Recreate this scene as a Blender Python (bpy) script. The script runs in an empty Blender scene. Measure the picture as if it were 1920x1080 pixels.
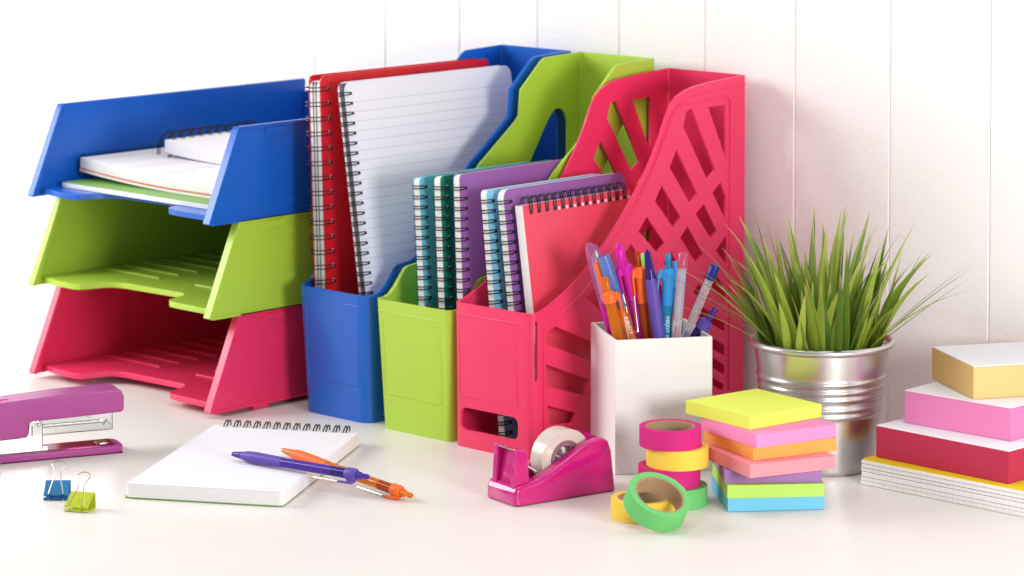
import bpy, bmesh, math, random
from mathutils import Vector, Matrix
random.seed(7)
S = bpy.context.scene
COL = S.collection
R = math.radians

# ------------------------------------------------------------------ materials
def new_mat(name):
    m = bpy.data.materials.new(name); m.use_nodes = True
    return m, m.node_tree.nodes, m.node_tree.links, m.node_tree.nodes['Principled BSDF']

def plastic(name, col, rough=.32, spec=.5, bump=.0, bscale=900, trans=0., sss=0., metal=0., coat=0., ior=1.46, var=.03, alpha=1.):
    m, N, L, P = new_mat(name)
    tc = N.new('ShaderNodeTexCoord')
    nz = N.new('ShaderNodeTexNoise'); nz.inputs['Scale'].default_value = 18; nz.inputs['Detail'].default_value = 5
    L.new(tc.outputs['Object'], nz.inputs['Vector'])
    mr = N.new('ShaderNodeMapRange'); mr.inputs['To Min'].default_value = 1 - var; mr.inputs['To Max'].default_value = 1 + var
    L.new(nz.outputs['Fac'], mr.inputs['Value'])
    vm = N.new('ShaderNodeVectorMath'); vm.operation = 'SCALE'; vm.inputs[0].default_value = col[:3]
    L.new(mr.outputs['Result'], vm.inputs['Scale']); L.new(vm.outputs['Vector'], P.inputs['Base Color'])
    mr2 = N.new('ShaderNodeMapRange'); mr2.inputs['To Min'].default_value = max(0, rough * .85); mr2.inputs['To Max'].default_value = rough * 1.15
    L.new(nz.outputs['Fac'], mr2.inputs['Value']); L.new(mr2.outputs['Result'], P.inputs['Roughness'])
    P.inputs['Specular IOR Level'].default_value = spec
    P.inputs['IOR'].default_value = ior
    P.inputs['Transmission Weight'].default_value = trans
    P.inputs['Metallic'].default_value = metal
    P.inputs['Coat Weight'].default_value = coat
    P.inputs['Alpha'].default_value = alpha
    if sss:
        P.inputs['Subsurface Weight'].default_value = sss
        P.inputs['Subsurface Radius'].default_value = (.01, .006, .004)
        P.inputs['Subsurface Scale'].default_value = .4
    if bump:
        n2 = N.new('ShaderNodeTexNoise'); n2.inputs['Scale'].default_value = bscale; n2.inputs['Detail'].default_value = 3
        L.new(tc.outputs['Object'], n2.inputs['Vector'])
        b = N.new('ShaderNodeBump'); b.inputs['Strength'].default_value = bump; b.inputs['Distance'].default_value = .001
        L.new(n2.outputs['Fac'], b.inputs['Height']); L.new(b.outputs['Normal'], P.inputs['Normal'])
    return m

def lines_mat(name, base, line, axis, period, width, rough=.7, axis2=None, bump=0, jitter=0., start=None):
    """paper with ruled lines or a stack of page edges: stripes along an object axis"""
    m, N, L, P = new_mat(name)
    tc = N.new('ShaderNodeTexCoord'); sp = N.new('ShaderNodeSeparateXYZ'); L.new(tc.outputs['Object'], sp.inputs[0])
    def stripe(ax):
        src = sp.outputs[ax]
        if jitter:
            nz = N.new('ShaderNodeTexNoise'); nz.inputs['Scale'].default_value = 25
            L.new(tc.outputs['Object'], nz.inputs['Vector'])
            ma = N.new('ShaderNodeMath'); ma.operation = 'MULTIPLY_ADD'; ma.inputs[1].default_value = jitter
            L.new(nz.outputs['Fac'], ma.inputs[0]); L.new(src, ma.inputs[2]); src = ma.outputs[0]
        d = N.new('ShaderNodeMath'); d.operation = 'DIVIDE'; d.inputs[1].default_value = period; L.new(src, d.inputs[0])
        f = N.new('ShaderNodeMath'); f.operation = 'FRACT'; L.new(d.outputs[0], f.inputs[0])
        c = N.new('ShaderNodeMath'); c.operation = 'LESS_THAN'; c.inputs[1].default_value = width / period; L.new(f.outputs[0], c.inputs[0])
        if start is not None:
            g = N.new('ShaderNodeMath'); g.operation = 'LESS_THAN'; g.inputs[1].default_value = start; L.new(sp.outputs[ax], g.inputs[0])
            h = N.new('ShaderNodeMath'); h.operation = 'MULTIPLY'; L.new(c.outputs[0], h.inputs[0]); L.new(g.outputs[0], h.inputs[1]); c = h
        return c.outputs[0]
    fac = stripe(axis)
    if axis2:
        mx = N.new('ShaderNodeMath'); mx.operation = 'MAXIMUM'; L.new(fac, mx.inputs[0]); L.new(stripe(axis2), mx.inputs[1]); fac = mx.outputs[0]
    mix = N.new('ShaderNodeMix'); mix.data_type = 'RGBA'
    mix.inputs['A'].default_value = (*base, 1); mix.inputs['B'].default_value = (*line, 1)
    L.new(fac, mix.inputs['Factor']); L.new(mix.outputs['Result'], P.inputs['Base Color'])
    P.inputs['Roughness'].default_value = rough; P.inputs['Specular IOR Level'].default_value = .2
    return m

PINK = (.80, .034, .125); BLUE = (.008, .115, .55); LIME = (.42, .62, .055)
M = {}
M['pink'] = plastic('pink_plastic', PINK, .34, sss=0)
M['blue'] = plastic('blue_plastic', BLUE, .26)
M['lime'] = plastic('lime_plastic', LIME, .36)
M['cup'] = plastic('white_cup', (.84, .825, .82), .45, bump=.05)
M['paper'] = plastic('white_paper', (.82, .805, .85), .75, .2, var=.015)
M['ruled'] = lines_mat('ruled_paper', (.80, .785, .87), (.50, .52, .66), 'Z', .0087, .00045, start=.281)
M['ruled_y'] = lines_mat('ruled_paper_flat', (.83, .82, .87), (.66, .68, .80), 'Y', .0092, .0010)
M['edge_x'] = lines_mat('page_edges_standing', (.84, .82, .80), (.66, .63, .61), 'X', .0012, .0004, jitter=.0004)
M['edge_z'] = lines_mat('page_edges_flat', (.85, .84, .85), (.76, .75, .77), 'Z', .0018, .0003, jitter=.0010)
M['grid_edge'] = lines_mat('grid_page_edges', (.82, .80, .79), (.74, .72, .74), 'X', .006, .0006, axis2='Z', jitter=.0003)
M['wire'] = plastic('black_wire', (.012, .012, .016), .28, .6)
M['steel'] = plastic('polished_steel', (.66, .66, .66), .2, metal=1.)
M['nickel'] = plastic('nickel_wire', (.82, .72, .66), .18, metal=1.)
M['red_cover'] = plastic('red_cover', (.62, .008, .02), .28)
M['cyan_cover'] = plastic('cyan_cover', (.14, .52, .72), .4)
M['green_cover'] = plastic('green_cover', (.0, .22, .12), .4)
M['violet_cover'] = plastic('violet_cover', (.29, .11, .38), .42)
M['sky_cover'] = plastic('sky_cover', (.22, .55, .78), .4)
M['coral_cover'] = plastic('coral_cover', (.80, .07, .13), .42)
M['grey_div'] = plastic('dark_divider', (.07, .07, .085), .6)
M['orange_cover'] = plastic('orange_cover', (.72, .16, .06), .5)
M['leaf_cover'] = plastic('leaf_green_cover', (.20, .42, .09), .5)
M['purple'] = plastic('purple_plastic', (.40, .05, .27), .3)
M['purple_dark'] = plastic('magenta_plate', (.30, .03, .14), .12, metal=.6)
M['magenta'] = plastic('magenta_plastic', (.58, .010, .20), .14, coat=.5)
M['rubber'] = plastic('black_rubber', (.02, .015, .02), .7)
M['tape'] = plastic('clear_tape_roll', (.90, .82, .75), .25, trans=.35)
M['hub'] = plastic('clear_hub', (.75, .45, .55), .15, trans=.7)
M['card'] = plastic('card_core', (.42, .28, .17), .8, .2, bump=.2, bscale=500, var=.1)
def note(n, c): return plastic(n, c, .78, .15, var=.02, bump=.03, bscale=700)
M['n_yellow'] = note('note_yellow', (.78, .86, .13)); M['n_pink'] = note('note_pink', (.92, .29, .56))
M['n_orange'] = note('note_orange', (.92, .40, .10)); M['n_salmon'] = note('note_salmon', (.94, .30, .35))
M['n_purple'] = note('note_purple', (.37, .21, .48)); M['n_green'] = note('note_green', (.47, .76, .15)); M['n_blue'] = note('note_blue', (.18, .56, .80))
M['w_pink'] = note('washi_pink', (.62, .028, .21)); M['w_yellow'] = note('washi_yellow', (.92, .64, .09)); M['w_green'] = note('washi_green', (.16, .54, .17))
M['b_orange'] = note('block_orange', (.82, .53, .22)); M['b_pink'] = note('block_pink', (.74, .22, .46)); M['b_red'] = note('block_red', (.46, .035, .08)); M['b_yellow'] = note('pad_cover_yellow', (.80, .58, .02))
M['dark_line'] = plastic('dark_seam', (.06, .05, .06), .5)
M['soil'] = plastic('dark_moss', (.02, .025, .01), .95)
M['clip_blue'] = plastic('clip_blue', (.01, .18, .42), .35); M['clip_green'] = plastic('clip_green', (.52, .60, .03), .35); M['clip_purple'] = plastic('clip_purple', (.12, .06, .20), .35)
M['clip_in'] = plastic('clip_inside', (.10, .08, .04), .5)
def pen(n, c, tr=.0, ro=.22, ior=1.30): return plastic('pen_' + n, c, ro, trans=tr, var=.01, ior=ior)
M['p_violet'] = pen('violet', (.12, .075, .40), 0, .42); M['p_violet_t'] = pen('violet_clear', (.11, .05, .50), .45, .1); M['p_violet_d'] = pen('violet_dark', (.05, .025, .24), .3, .08)
M['p_orange'] = pen('orange', (.90, .16, .03), 0, .4); M['p_orange_t'] = pen('orange_clear', (.95, .30, .02), .6, .06); M['p_brown_t'] = pen('amber_dark', (.62, .10, .01), .55, .06)
M['p_mag'] = pen('magenta', (.60, .01, .36), 0, .25); M['p_mag_t'] = pen('magenta_clear', (.60, .03, .52), .6, .06)
M['p_lilac_t'] = pen('lilac_clear', (.74, .45, .86), .85, .06, 1.15); M['p_blue'] = pen('blue', (.03, .27, .66), 0, .3); M['p_blue_t'] = pen('blue_clear', (.02, .42, .75), .6, .06)
M['p_sky_t'] = pen('sky_clear', (.28, .48, .95), .7, .08, 1.2); M['p_green'] = pen('green', (.28, .72, .14), 0, .3)
M['p_clear'] = pen('clear', (.90, .87, .92), .74, .05, 1.2); M['p_redink'] = pen('red_ink', (.50, .02, .04)); M['p_blueink'] = pen('blue_ink', (.06, .08, .32)); M['p_pinkcap'] = pen('pink_cap', (.80, .16, .30), .6, .08); M['p_navy'] = pen('navy_cap', (.03, .04, .28), .2, .15)
M['white_ink'] = plastic('white_print', (.85, .85, .85), .5)
M['dimple'] = plastic('grip_dimple', (.09, .05, .33), .5)

# galvanised pot
m, N, L, P = new_mat('galvanised_metal'); M['zinc'] = m
P.inputs['Metallic'].default_value = 1; P.inputs['Base Color'].default_value = (.66, .65, .65, 1)
tc = N.new('ShaderNodeTexCoord'); n1 = N.new('ShaderNodeTexNoise'); n1.inputs['Scale'].default_value = 60; n1.inputs['Detail'].default_value = 6
L.new(tc.outputs['Object'], n1.inputs['Vector'])
mr = N.new('ShaderNodeMapRange'); mr.inputs['To Min'].default_value = .22; mr.inputs['To Max'].default_value = .40
L.new(n1.outputs['Fac'], mr.inputs['Value']); L.new(mr.outputs['Result'], P.inputs['Roughness'])
n2 = N.new('ShaderNodeTexNoise'); n2.inputs['Scale'].default_value = 1400; L.new(tc.outputs['Object'], n2.inputs['Vector'])
bp = N.new('ShaderNodeBump'); bp.inputs['Strength'].default_value = .08; bp.inputs['Distance'].default_value = .0005
L.new(n2.outputs['Fac'], bp.inputs['Height']); L.new(bp.outputs['Normal'], P.inputs['Normal'])

# grass blades: colour varies blade by blade and yellows at the very tip
m, N, L, P = new_mat('grass_blade'); M['grass'] = m
uv = N.new('ShaderNodeUVMap'); sp = N.new('ShaderNodeSeparateXYZ'); L.new(uv.outputs['UV'], sp.inputs[0])
cr = N.new('ShaderNodeValToRGB'); e = cr.color_ramp.elements
e[0].position = 0; e[0].color = (.075, .17, .015, 1); e[1].position = 1; e[1].color = (.36, .45, .06, 1)
L.new(sp.outputs['X'], cr.inputs['Fac'])
c2 = N.new('ShaderNodeValToRGB'); e = c2.color_ramp.elements
e[0].position = .80; e[0].color = (0, 0, 0, 1); e[1].position = 1; e[1].color = (1, 1, 1, 1)
L.new(sp.outputs['Y'], c2.inputs['Fac'])
mx = N.new('ShaderNodeMix'); mx.data_type = 'RGBA'; mx.inputs['B'].default_value = (.50, .47, .16, 1)
L.new(c2.outputs['Color'], mx.inputs['Factor']); L.new(cr.outputs['Color'], mx.inputs['A']); L.new(mx.outputs['Result'], P.inputs['Base Color'])
P.inputs['Roughness'].default_value = .42; P.inputs['Transmission Weight'].default_value = 0
tr = N.new('ShaderNodeBsdfTranslucent'); L.new(mx.outputs['Result'], tr.inputs['Color'])
ms = N.new('ShaderNodeMixShader'); ms.inputs['Fac'].default_value = .22
L.new(P.outputs[0], ms.inputs[1]); L.new(tr.outputs[0], ms.inputs[2]); L.new(ms.outputs[0], N['Material Output'].inputs['Surface'])

# painted wall and desk
M['wall'] = plastic('painted_boards', (.87, .85, .845), .55, .35, bump=.42, bscale=190, var=.01)
M['desk'] = plastic('desk_laminate', (.80, .766, .738), .40, .42, bump=.02, bscale=500, var=.012)

# ------------------------------------------------------------------ geometry helpers
def obj(name, bm, mat, parent=None, loc=None, rot=None, bevel=0, seg=2, smooth=35, solid=0):
    me = bpy.data.meshes.new(name)
    bmesh.ops.recalc_face_normals(bm, faces=bm.faces) if not solid else None
    bm.to_mesh(me); bm.free()
    o = bpy.data.objects.new(name, me); COL.objects.link(o)
    if mat is not None:
        for k in (mat if isinstance(mat, (list, tuple)) else [mat]):
            me.materials.append(M[k] if isinstance(k, str) else k)
    if smooth:
        me.polygons.foreach_set('use_smooth', [True] * len(me.polygons))
        me.set_sharp_from_angle(angle=R(smooth))
    if parent is not None: o.parent = parent
    if loc is not None: o.location = loc
    if rot is not None: o.rotation_euler = rot
    if solid:
        s = o.modifiers.new('thickness', 'SOLIDIFY'); s.thickness = solid; s.offset = -1
    if bevel:
        b = o.modifiers.new('edge', 'BEVEL'); b.width = bevel; b.segments = seg; b.limit_method = 'ANGLE'; b.angle_limit = R(35); b.harden_normals = True
    return o

def thing(name, label, cat, loc=(0, 0, 0), rotz=0., group=None):
    o = bpy.data.objects.new(name, None); COL.objects.link(o); o.empty_display_size = .01
    o.location = loc; o.rotation_euler = (0, 0, rotz); tag(o, label, cat, group)
    return o
def tag(o, label, cat, group=None):
    o['label'] = label; o['category'] = cat
    if group: o['group'] = group

def BM(): return bmesh.new()
def bx(bm, x0, x1, y0, y1, z0, z1, mi=0, mtx=None):
    vs = [bm.verts.new((x, y, z)) for x in (x0, x1) for y in (y0, y1) for z in (z0, z1)]
    fs = [(0, 1, 3, 2), (4, 6, 7, 5), (0, 4, 5, 1), (2, 3, 7, 6), (0, 2, 6, 4), (1, 5, 7, 3)]
    for f in fs:
        F = bm.faces.new([vs[i] for i in f]); F.material_index = mi
    if mtx is not None: bmesh.ops.transform(bm, matrix=mtx, verts=vs)
    return vs
def prism(bm, poly, a, b, plane='YZ', mi=0):
    """poly: 2D outline in the named plane; a, b: extent along the remaining axis"""
    def P3(p, t):
        return {'YZ': (t, p[0], p[1]), 'XZ': (p[0], t, p[1]), 'XY': (p[0], p[1], t)}[plane]
    A = [bm.verts.new(P3(p, a)) for p in poly]; B = [bm.verts.new(P3(p, b)) for p in poly]
    n = len(poly); fs = [bm.faces.new(A[::-1]), bm.faces.new(B)]
    for i in range(n): fs.append(bm.faces.new([A[i], A[(i + 1) % n], B[(i + 1) % n], B[i]]))
    for f in fs: f.material_index = mi
    return A + B
def tube(bm, pts, r, closed=False, sides=6, mi=0, taper=None):
    pts = [Vector(p) for p in pts]; n = len(pts); rings = []
    t0 = (pts[1] - pts[0]).normalized()
    u = t0.orthogonal().normalized()
    for i, p in enumerate(pts):
        if closed: t = (pts[(i + 1) % n] - pts[i - 1]).normalized()
        else: t = (pts[min(i + 1, n - 1)] - pts[max(i - 1, 0)]).normalized()
        u = (u - t * u.dot(t))
        u = u.normalized() if u.length > 1e-9 else t.orthogonal().normalized()
        v = t.cross(u); rr = r if taper is None else r * taper[i]
        rings.append([bm.verts.new(p + (u * math.cos(2 * math.pi * k / sides) + v * math.sin(2 * math.pi * k / sides)) * rr) for k in range(sides)])
    for i in range(n if closed else n - 1):
        a, b = rings[i], rings[(i + 1) % n]
        for k in range(sides):
            F = bm.faces.new([a[k], a[(k + 1) % sides], b[(k + 1) % sides], b[k]]); F.material_index = mi
    if not closed:
        bm.faces.new(rings[0][::-1]).material_index = mi; bm.faces.new(rings[-1]).material_index = mi
def lathe(bm, prof, n=48, mi=0, cap=True, mtx=None):
    rings = []; allv = []
    for r, z in prof:
        ring = [bm.verts.new((r * math.cos(2 * math.pi * k / n), r * math.sin(2 * math.pi * k / n), z)) for k in range(n)]
        rings.append(ring); allv += ring
    for a, b in zip(rings, rings[1:]):
        for k in range(n):
            bm.faces.new([a[k], a[(k + 1) % n], b[(k + 1) % n], b[k]]).material_index = mi
    if cap:
        bm.faces.new(rings[0][::-1]).material_index = mi; bm.faces.new(rings[-1]).material_index = mi
    if mtx is not None: bmesh.ops.transform(bm, matrix=mtx, verts=allv)
def ring_solid(bm, ro, ri, z0, z1, n=72):
    pr = [(ro, z0), (ro, z1), (ri, z1), (ri, z0)]; rings = []
    for r, z in pr: rings.append([bm.verts.new((r * math.cos(2 * math.pi * k / n), r * math.sin(2 * math.pi * k / n), z)) for k in range(n)])
    for i in range(4):
        a, b = rings[i], rings[(i + 1) % 4]
        for k in range(n): bm.faces.new([a[k], a[(k + 1) % n], b[(k + 1) % n], b[k]])
def cut(o, cutters, bake=False):
    """subtract closed prisms from an object and bake the result into its mesh"""
    cm = bpy.data.meshes.new('cutter'); cutters.to_mesh(cm); cutters.free()
    c = bpy.data.objects.new('cutter', cm); COL.objects.link(c)
    bevels = [md for md in o.modifiers if md.type == 'BEVEL']
    keep = [(md.width, md.segments) for md in bevels]
    if bake: keep = []
    else:
        for md in bevels: o.modifiers.remove(md)
    b = o.modifiers.new('cut', 'BOOLEAN'); b.operation = 'DIFFERENCE'; b.object = c; b.solver = 'EXACT'; b.use_self = True
    pa = o.parent; o.parent = None
    bpy.context.view_layer.update()
    dg = bpy.context.evaluated_depsgraph_get()
    me = bpy.data.meshes.new_from_object(o.evaluated_get(dg)); me.name = o.data.name
    o.modifiers.clear(); o.data = me; o.parent = pa
    bpy.data.objects.remove(c); bpy.data.meshes.remove(cm)
    me.polygons.foreach_set('use_smooth', [True] * len(me.polygons)); me.set_sharp_from_angle(angle=R(30))
    for w, s in keep:
        bb = o.modifiers.new('edge', 'BEVEL'); bb.width = w; bb.segments = s; bb.limit_method = 'ANGLE'; bb.angle_limit = R(40); bb.harden_normals = True
def catmull(pts, k=6):
    out = []
    P_ = [pts[0]] + list(pts) + [pts[-1]]
    for i in range(1, len(P_) - 2):
        a, b, c, d = [Vector(q) for q in P_[i - 1:i + 3]]
        for j in range(k):
            t = j / k
            out.append(.5 * ((2 * b) + (c - a) * t + (2 * a - 5 * b + 4 * c - d) * t * t + (3 * b - a - 3 * c + d) * t ** 3))
    out.append(Vector(pts[-1])); return out

# ------------------------------------------------------------------ setting
desk = BM(); bx(desk, -3.2, 2.4, -3.2, .279, -.03, 0)
o = obj('desk', desk, 'desk'); o['kind'] = 'structure'
wl = BM(); prof = []; x = -.5463 - 25 * .1047
while x < 2.6:
    prof += [(x - .0014, .28), (x - .0004, .2814), (x + .0004, .2814), (x + .0014, .28)]; x += .1047
A = [wl.verts.new((px_, py_, -.03)) for px_, py_ in prof]; B = [wl.verts.new((px_, py_, 1.9)) for px_, py_ in prof]
for i in range(len(prof) - 1): wl.faces.new([A[i], A[i + 1], B[i + 1], B[i]])
C_ = [wl.verts.new((prof[0][0], .31, z)) for z in (-.03, 1.9)]; D_ = [wl.verts.new((prof[-1][0], .31, z)) for z in (-.03, 1.9)]
wl.faces.new([C_[0], C_[1], D_[1], D_[0]])
o = obj('wall', wl, 'wall', smooth=0); o['kind'] = 'structure'

# ------------------------------------------------------------------ letter trays
def letter_tray(z0, mat, label):
    t = thing('letter_tray', label, 'letter tray', (0, 0, z0), 0, 'three letter trays stacked on each other')
    xl, xr, yb = -.539, -.278, .258
    f0, f1, H = -.097, -.0625, .0835
    def side(sgn, x):
        bm = BM(); i = -sgn                       # inward direction
        outer = [(f0, .000), (f0 + .003, -.0015), (yb, -.0015), (yb, H), (f1 + .003, H), (f1, H - .003)]
        a, b = (x, x + i * .0022); prism(bm, outer, min(a, b) + .0008, max(a, b) + .0008 if i > 0 else max(a, b) - .0008, 'YZ')
        # thick front lip
        lip = [(f0, .0), (f0 + .0028, -.0015), (f0 + .006, .0), (f1 + .0052, H - .002), (f1 + .003, H + .0004), (f1, H - .003)]
        a, b = x, x + i * .0085; prism(bm, lip, min(a, b), max(a, b), 'YZ')
        # top and bottom rims on the outside
        a, b = x - i * .0006, x + i * .0028
        bx(bm, min(a, b), max(a, b), f1 + .002, yb - .001, H - .0022, H + .0006)
        bx(bm, min(a, b), max(a, b), f0 + .004, yb - .001, -.0019, .0006)
        for yc in (-.018, .20):                    # stacking catches under the rim
            a, b = x - i * .0010, x + i * .001
            bx(bm, min(a, b), max(a, b), yc - .011, yc + .011, H - .0095, H - .0035)
        return obj('side_panel', bm, mat, t, bevel=.0009)
    side(-1, xl); side(1, xr)
    # floor sheet with the cut-back front edge
    pl = [(xl + .002, -.072), (xl + .007, -.083), (-.507, -.0885), (-.480, -.0895), (-.4735, -.086), (-.4700, -.077), (-.4665, -.064), (-.4600, -.0565), (-.4480, -.0530),
          (-.4067, -.0515), (-.3740, -.0500), (-.3655, -.0515), (-.3600, -.058), (-.3560, -.070), (-.3530, -.080), (-.3460, -.0855), (-.3350, -.0870), (xr - .003, -.0880), (xr - .003, yb - .002), (xl + .002, yb - .002)]
    bm = BM(); prism(bm, pl, .0008, .0062, 'XY')
    rb = bm
    for k in range(11):
        y = -.0155 + k * .0236
        for (a, b) in ((-.524, -.443), (-.392, -.306)):
            prism(rb, [(y - .0011, .0055), (y - .0007, .0076), (y + .0007, .0076), (y + .0011, .0055)], a, b, 'YZ')
    fl = obj('floor_panel', bm, mat, t, bevel=.0018, seg=3)
    fl.modifiers['edge'].use_clamp_overlap = True
    bm = BM(); bx(bm, xl + .003, xr - .003, yb - .0035, yb - .0008, .001, H - .012)
    obj('back_panel', bm, mat, t, bevel=.0008)
    if z0 < .05:
        for (x_, y_) in ((xr - .010, -.035), (xl + .03, -.060), (xr - .012, .22), (xl + .012, .22)):
            bm = BM(); bx(bm, x_ - .009, x_ + .009, y_ - .009, y_ + .009, -.0060, -.0012)
            obj('foot', bm, mat, t, bevel=.0008)
    return t
letter_tray(.0062, 'pink', 'pink letter tray at the bottom of the stack, standing on the desk')
letter_tray(.0062 + .0842, 'lime', 'empty lime green letter tray in the middle of the stack')
letter_tray(.0062 + .1684, 'blue', 'blue letter tray on top of the stack, holding notebooks')
BZ = .1746 + .0062                                    # floor of the blue tray

# ------------------------------------------------------------------ magazine files
def lerp_prof(pr, y):
    if y <= pr[0][0]: return pr[0][1]
    for (a, za), (b, zb) in zip(pr, pr[1:]):
        if y <= b: return za + (zb - za) * (y - a) / (b - a)
    return pr[-1][1]
def file_shell(mat, x0, x1, y0, y1, pr, taper, rad, th, holes, parent, front_holes=(), bow=0.):
    loop = []
    def arc(cx, cy, a0, a1, r, k=5):
        for i in range(k + 1):
            a = a0 + (a1 - a0) * i / k; loop.append((cx + r * math.cos(a), cy + r * math.sin(a)))
    ys = sorted(set([round(p[0], 5) for p in pr if y0 + rad < p[0] < y1 - .003] + [round(y0 + rad + (y1 - y0 - rad) * i / 60, 5) for i in range(1, 60)]))
    ys = [y for i, y in enumerate(ys) if i == 0 or y - ys[i - 1] > .0004]
    # counter-clockwise from the front left corner
    arc(x0 + rad, y0 + rad, math.pi, 1.5 * math.pi, rad)
    arc(x1 - rad, y0 + rad, 1.5 * math.pi, 2 * math.pi, rad)
    loop += [(x1, y) for y in ys]
    rb = .002
    arc(x1 - rb, y1 - rb, 0, .5 * math.pi, rb, 3); arc(x0 + rb, y1 - rb, .5 * math.pi, math.pi, rb, 3)
    loop += [(x0, y) for y in reversed(ys)]
    n = len(loop); rows = 26; bm = BM(); G = []
    xm = (x0 + x1) / 2; hw = (x1 - x0) / 2
    def place(x, y, z, inset=0.):
        k = min(z / .115, 1.)
        fx = 1 + taper * k / hw; ff = 1 - (y - y0) / (y1 - y0)
        # move inwards by inset
        xi = x - inset * max(-1, min(1, (x - xm) / (hw - rad * .3)))
        yy = y
        if inset:
            yy = y0 + inset + (y - y0) * (y1 - y0 - 2 * inset) / (y1 - y0)
            xi = xm + (x - xm) * (hw - inset) / hw
        bulge = bow * math.sin(math.pi * max(0, min(1, (y - y0) / (y1 - y0))) ) * 0
        return (xm + (xi - xm) * fx, yy - taper * 1.3 * k * max(0, ff * 1.6 - .6), z)
    for (x, y) in loop:
        H = lerp_prof(pr, y)
        G.append([bm.verts.new(place(x, y, H * j / rows)) for j in range(rows + 1)])
    I = []
    for (x, y) in loop:
        H = lerp_prof(pr, y)
        I.append([bm.verts.new(place(x, y, (.003 if j == 0 else H * j / rows), th)) for j in range(rows + 1)])
    for i in range(n):
        k = (i + 1) % n
        for j in range(rows):
            bm.faces.new([G[i][j], G[k][j], G[k][j + 1], G[i][j + 1]])
            bm.faces.new([I[k][j], I[i][j], I[i][j + 1], I[k][j + 1]])
        bm.faces.new([G[i][rows], G[k][rows], I[k][rows], I[i][rows]])
    bm.faces.new([G[i][0] for i in range(n)][::-1]); bm.faces.new([I[i][0] for i in range(n)])
    o = obj('file_body', bm, mat, parent, smooth=30, bevel=.0006, seg=2)
    if holes or front_holes:
        cb = BM()
        for h in holes:
            a, b = (x0 - .03, x1 + .03) if len(h) != 2 else h[1]
            prism(cb, h if len(h) != 2 else h[0], a, b, 'YZ')
        for h in front_holes: prism(cb, h, y0 - .02, y0 + .015, 'XZ')
        bmesh.ops.recalc_face_normals(cb, faces=cb.faces)
        cut(o, cb)
    return o
def frame_line(parent, mat, pts, y, r=.0008, tilt=0.):
    bm = BM(); tube(bm, [(x, y - tilt * z, z) for x, z in pts], r, closed=True, sides=6)
    obj('label_frame', bm, mat, parent)
def rrect(x0, x1, z0, z1, r, k=4):
    out = []
    for cx, cz, a0 in ((x1 - r, z0 + r, -90), (x1 - r, z1 - r, 0), (x0 + r, z1 - r, 90), (x0 + r, z0 + r, 180)):
        for i in range(k + 1):
            a = R(a0 + 90 * i / k); out.append((cx + r * math.cos(a), cz + r * math.sin(a)))
    return out
# solid-sided files (blue, lime): profile of the open mouth
PA = [(-.02, .1147), (-.004, .1150), (.002, .1172), (.008, .1225), (.020, .1370), (.024, .1388), (.040, .1405), (.046, .1440), (.113, .2205), (.160, .2560), (.1635, .2600), (.1660, .2835), (.194, .3085), (.199, .3108), (.249, .3128)]
AH = [(.150, .170), (.166, .200), (.183, .2240), (.200, .2500), (.207, .2585), (.2130, .2625), (.2200, .2620), (.2260, .2570), (.2290, .2480), (.2290, .170)]
fb = thing('magazine_file', 'blue magazine file holding two tall notebooks, next to the letter trays', 'magazine file', (0, 0, 0), 0, 'magazine files in a row along the wall')
file_shell('blue', -.2462, -.1628, -.0135, .249, PA, .0042, .011, .0022, [AH], fb)
frame_line(fb, 'blue', rrect(-.2370, -.1720, .032, .099, .004), -.0136, tilt=.042)
fg = thing('magazine_file', 'lime green magazine file between the blue and the pink one', 'magazine file', (0, 0, 0), 0, 'magazine files in a row along the wall')
file_shell('lime', -.1440, -.0600, -.0135, .249, PA, .0042, .006, .0022, [AH], fg)
frame_line(fg, 'lime', rrect(-.1385, -.0680, .032, .099, .003), -.0136, tilt=.042)
for t_, m_, a, b in ((fb, 'blue', -.2462, -.1628), (fg, 'lime', -.1440, -.0600)):
    bm = BM(); r_ = .011 if m_ == 'blue' else .006
    pts = [(a - .0036, .02), (a - .0036, -.0135 + r_)] + [(a - .0036 + r_ - r_ * math.cos(R(q)), -.0183 + r_ - r_ * math.sin(R(q))) for q in (0, 30, 60, 90)] + \
          [(b + .0036 - r_ + r_ * math.sin(R(q)), -.0183 + r_ - r_ * math.cos(R(q))) for q in (0, 30, 60, 90)] + [(b + .0036, .012)]
    tube(bm, [(p[0], p[1], .1045) for p in pts[1:]], .0006)
    obj('rim_band', bm, m_, t_)
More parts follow.
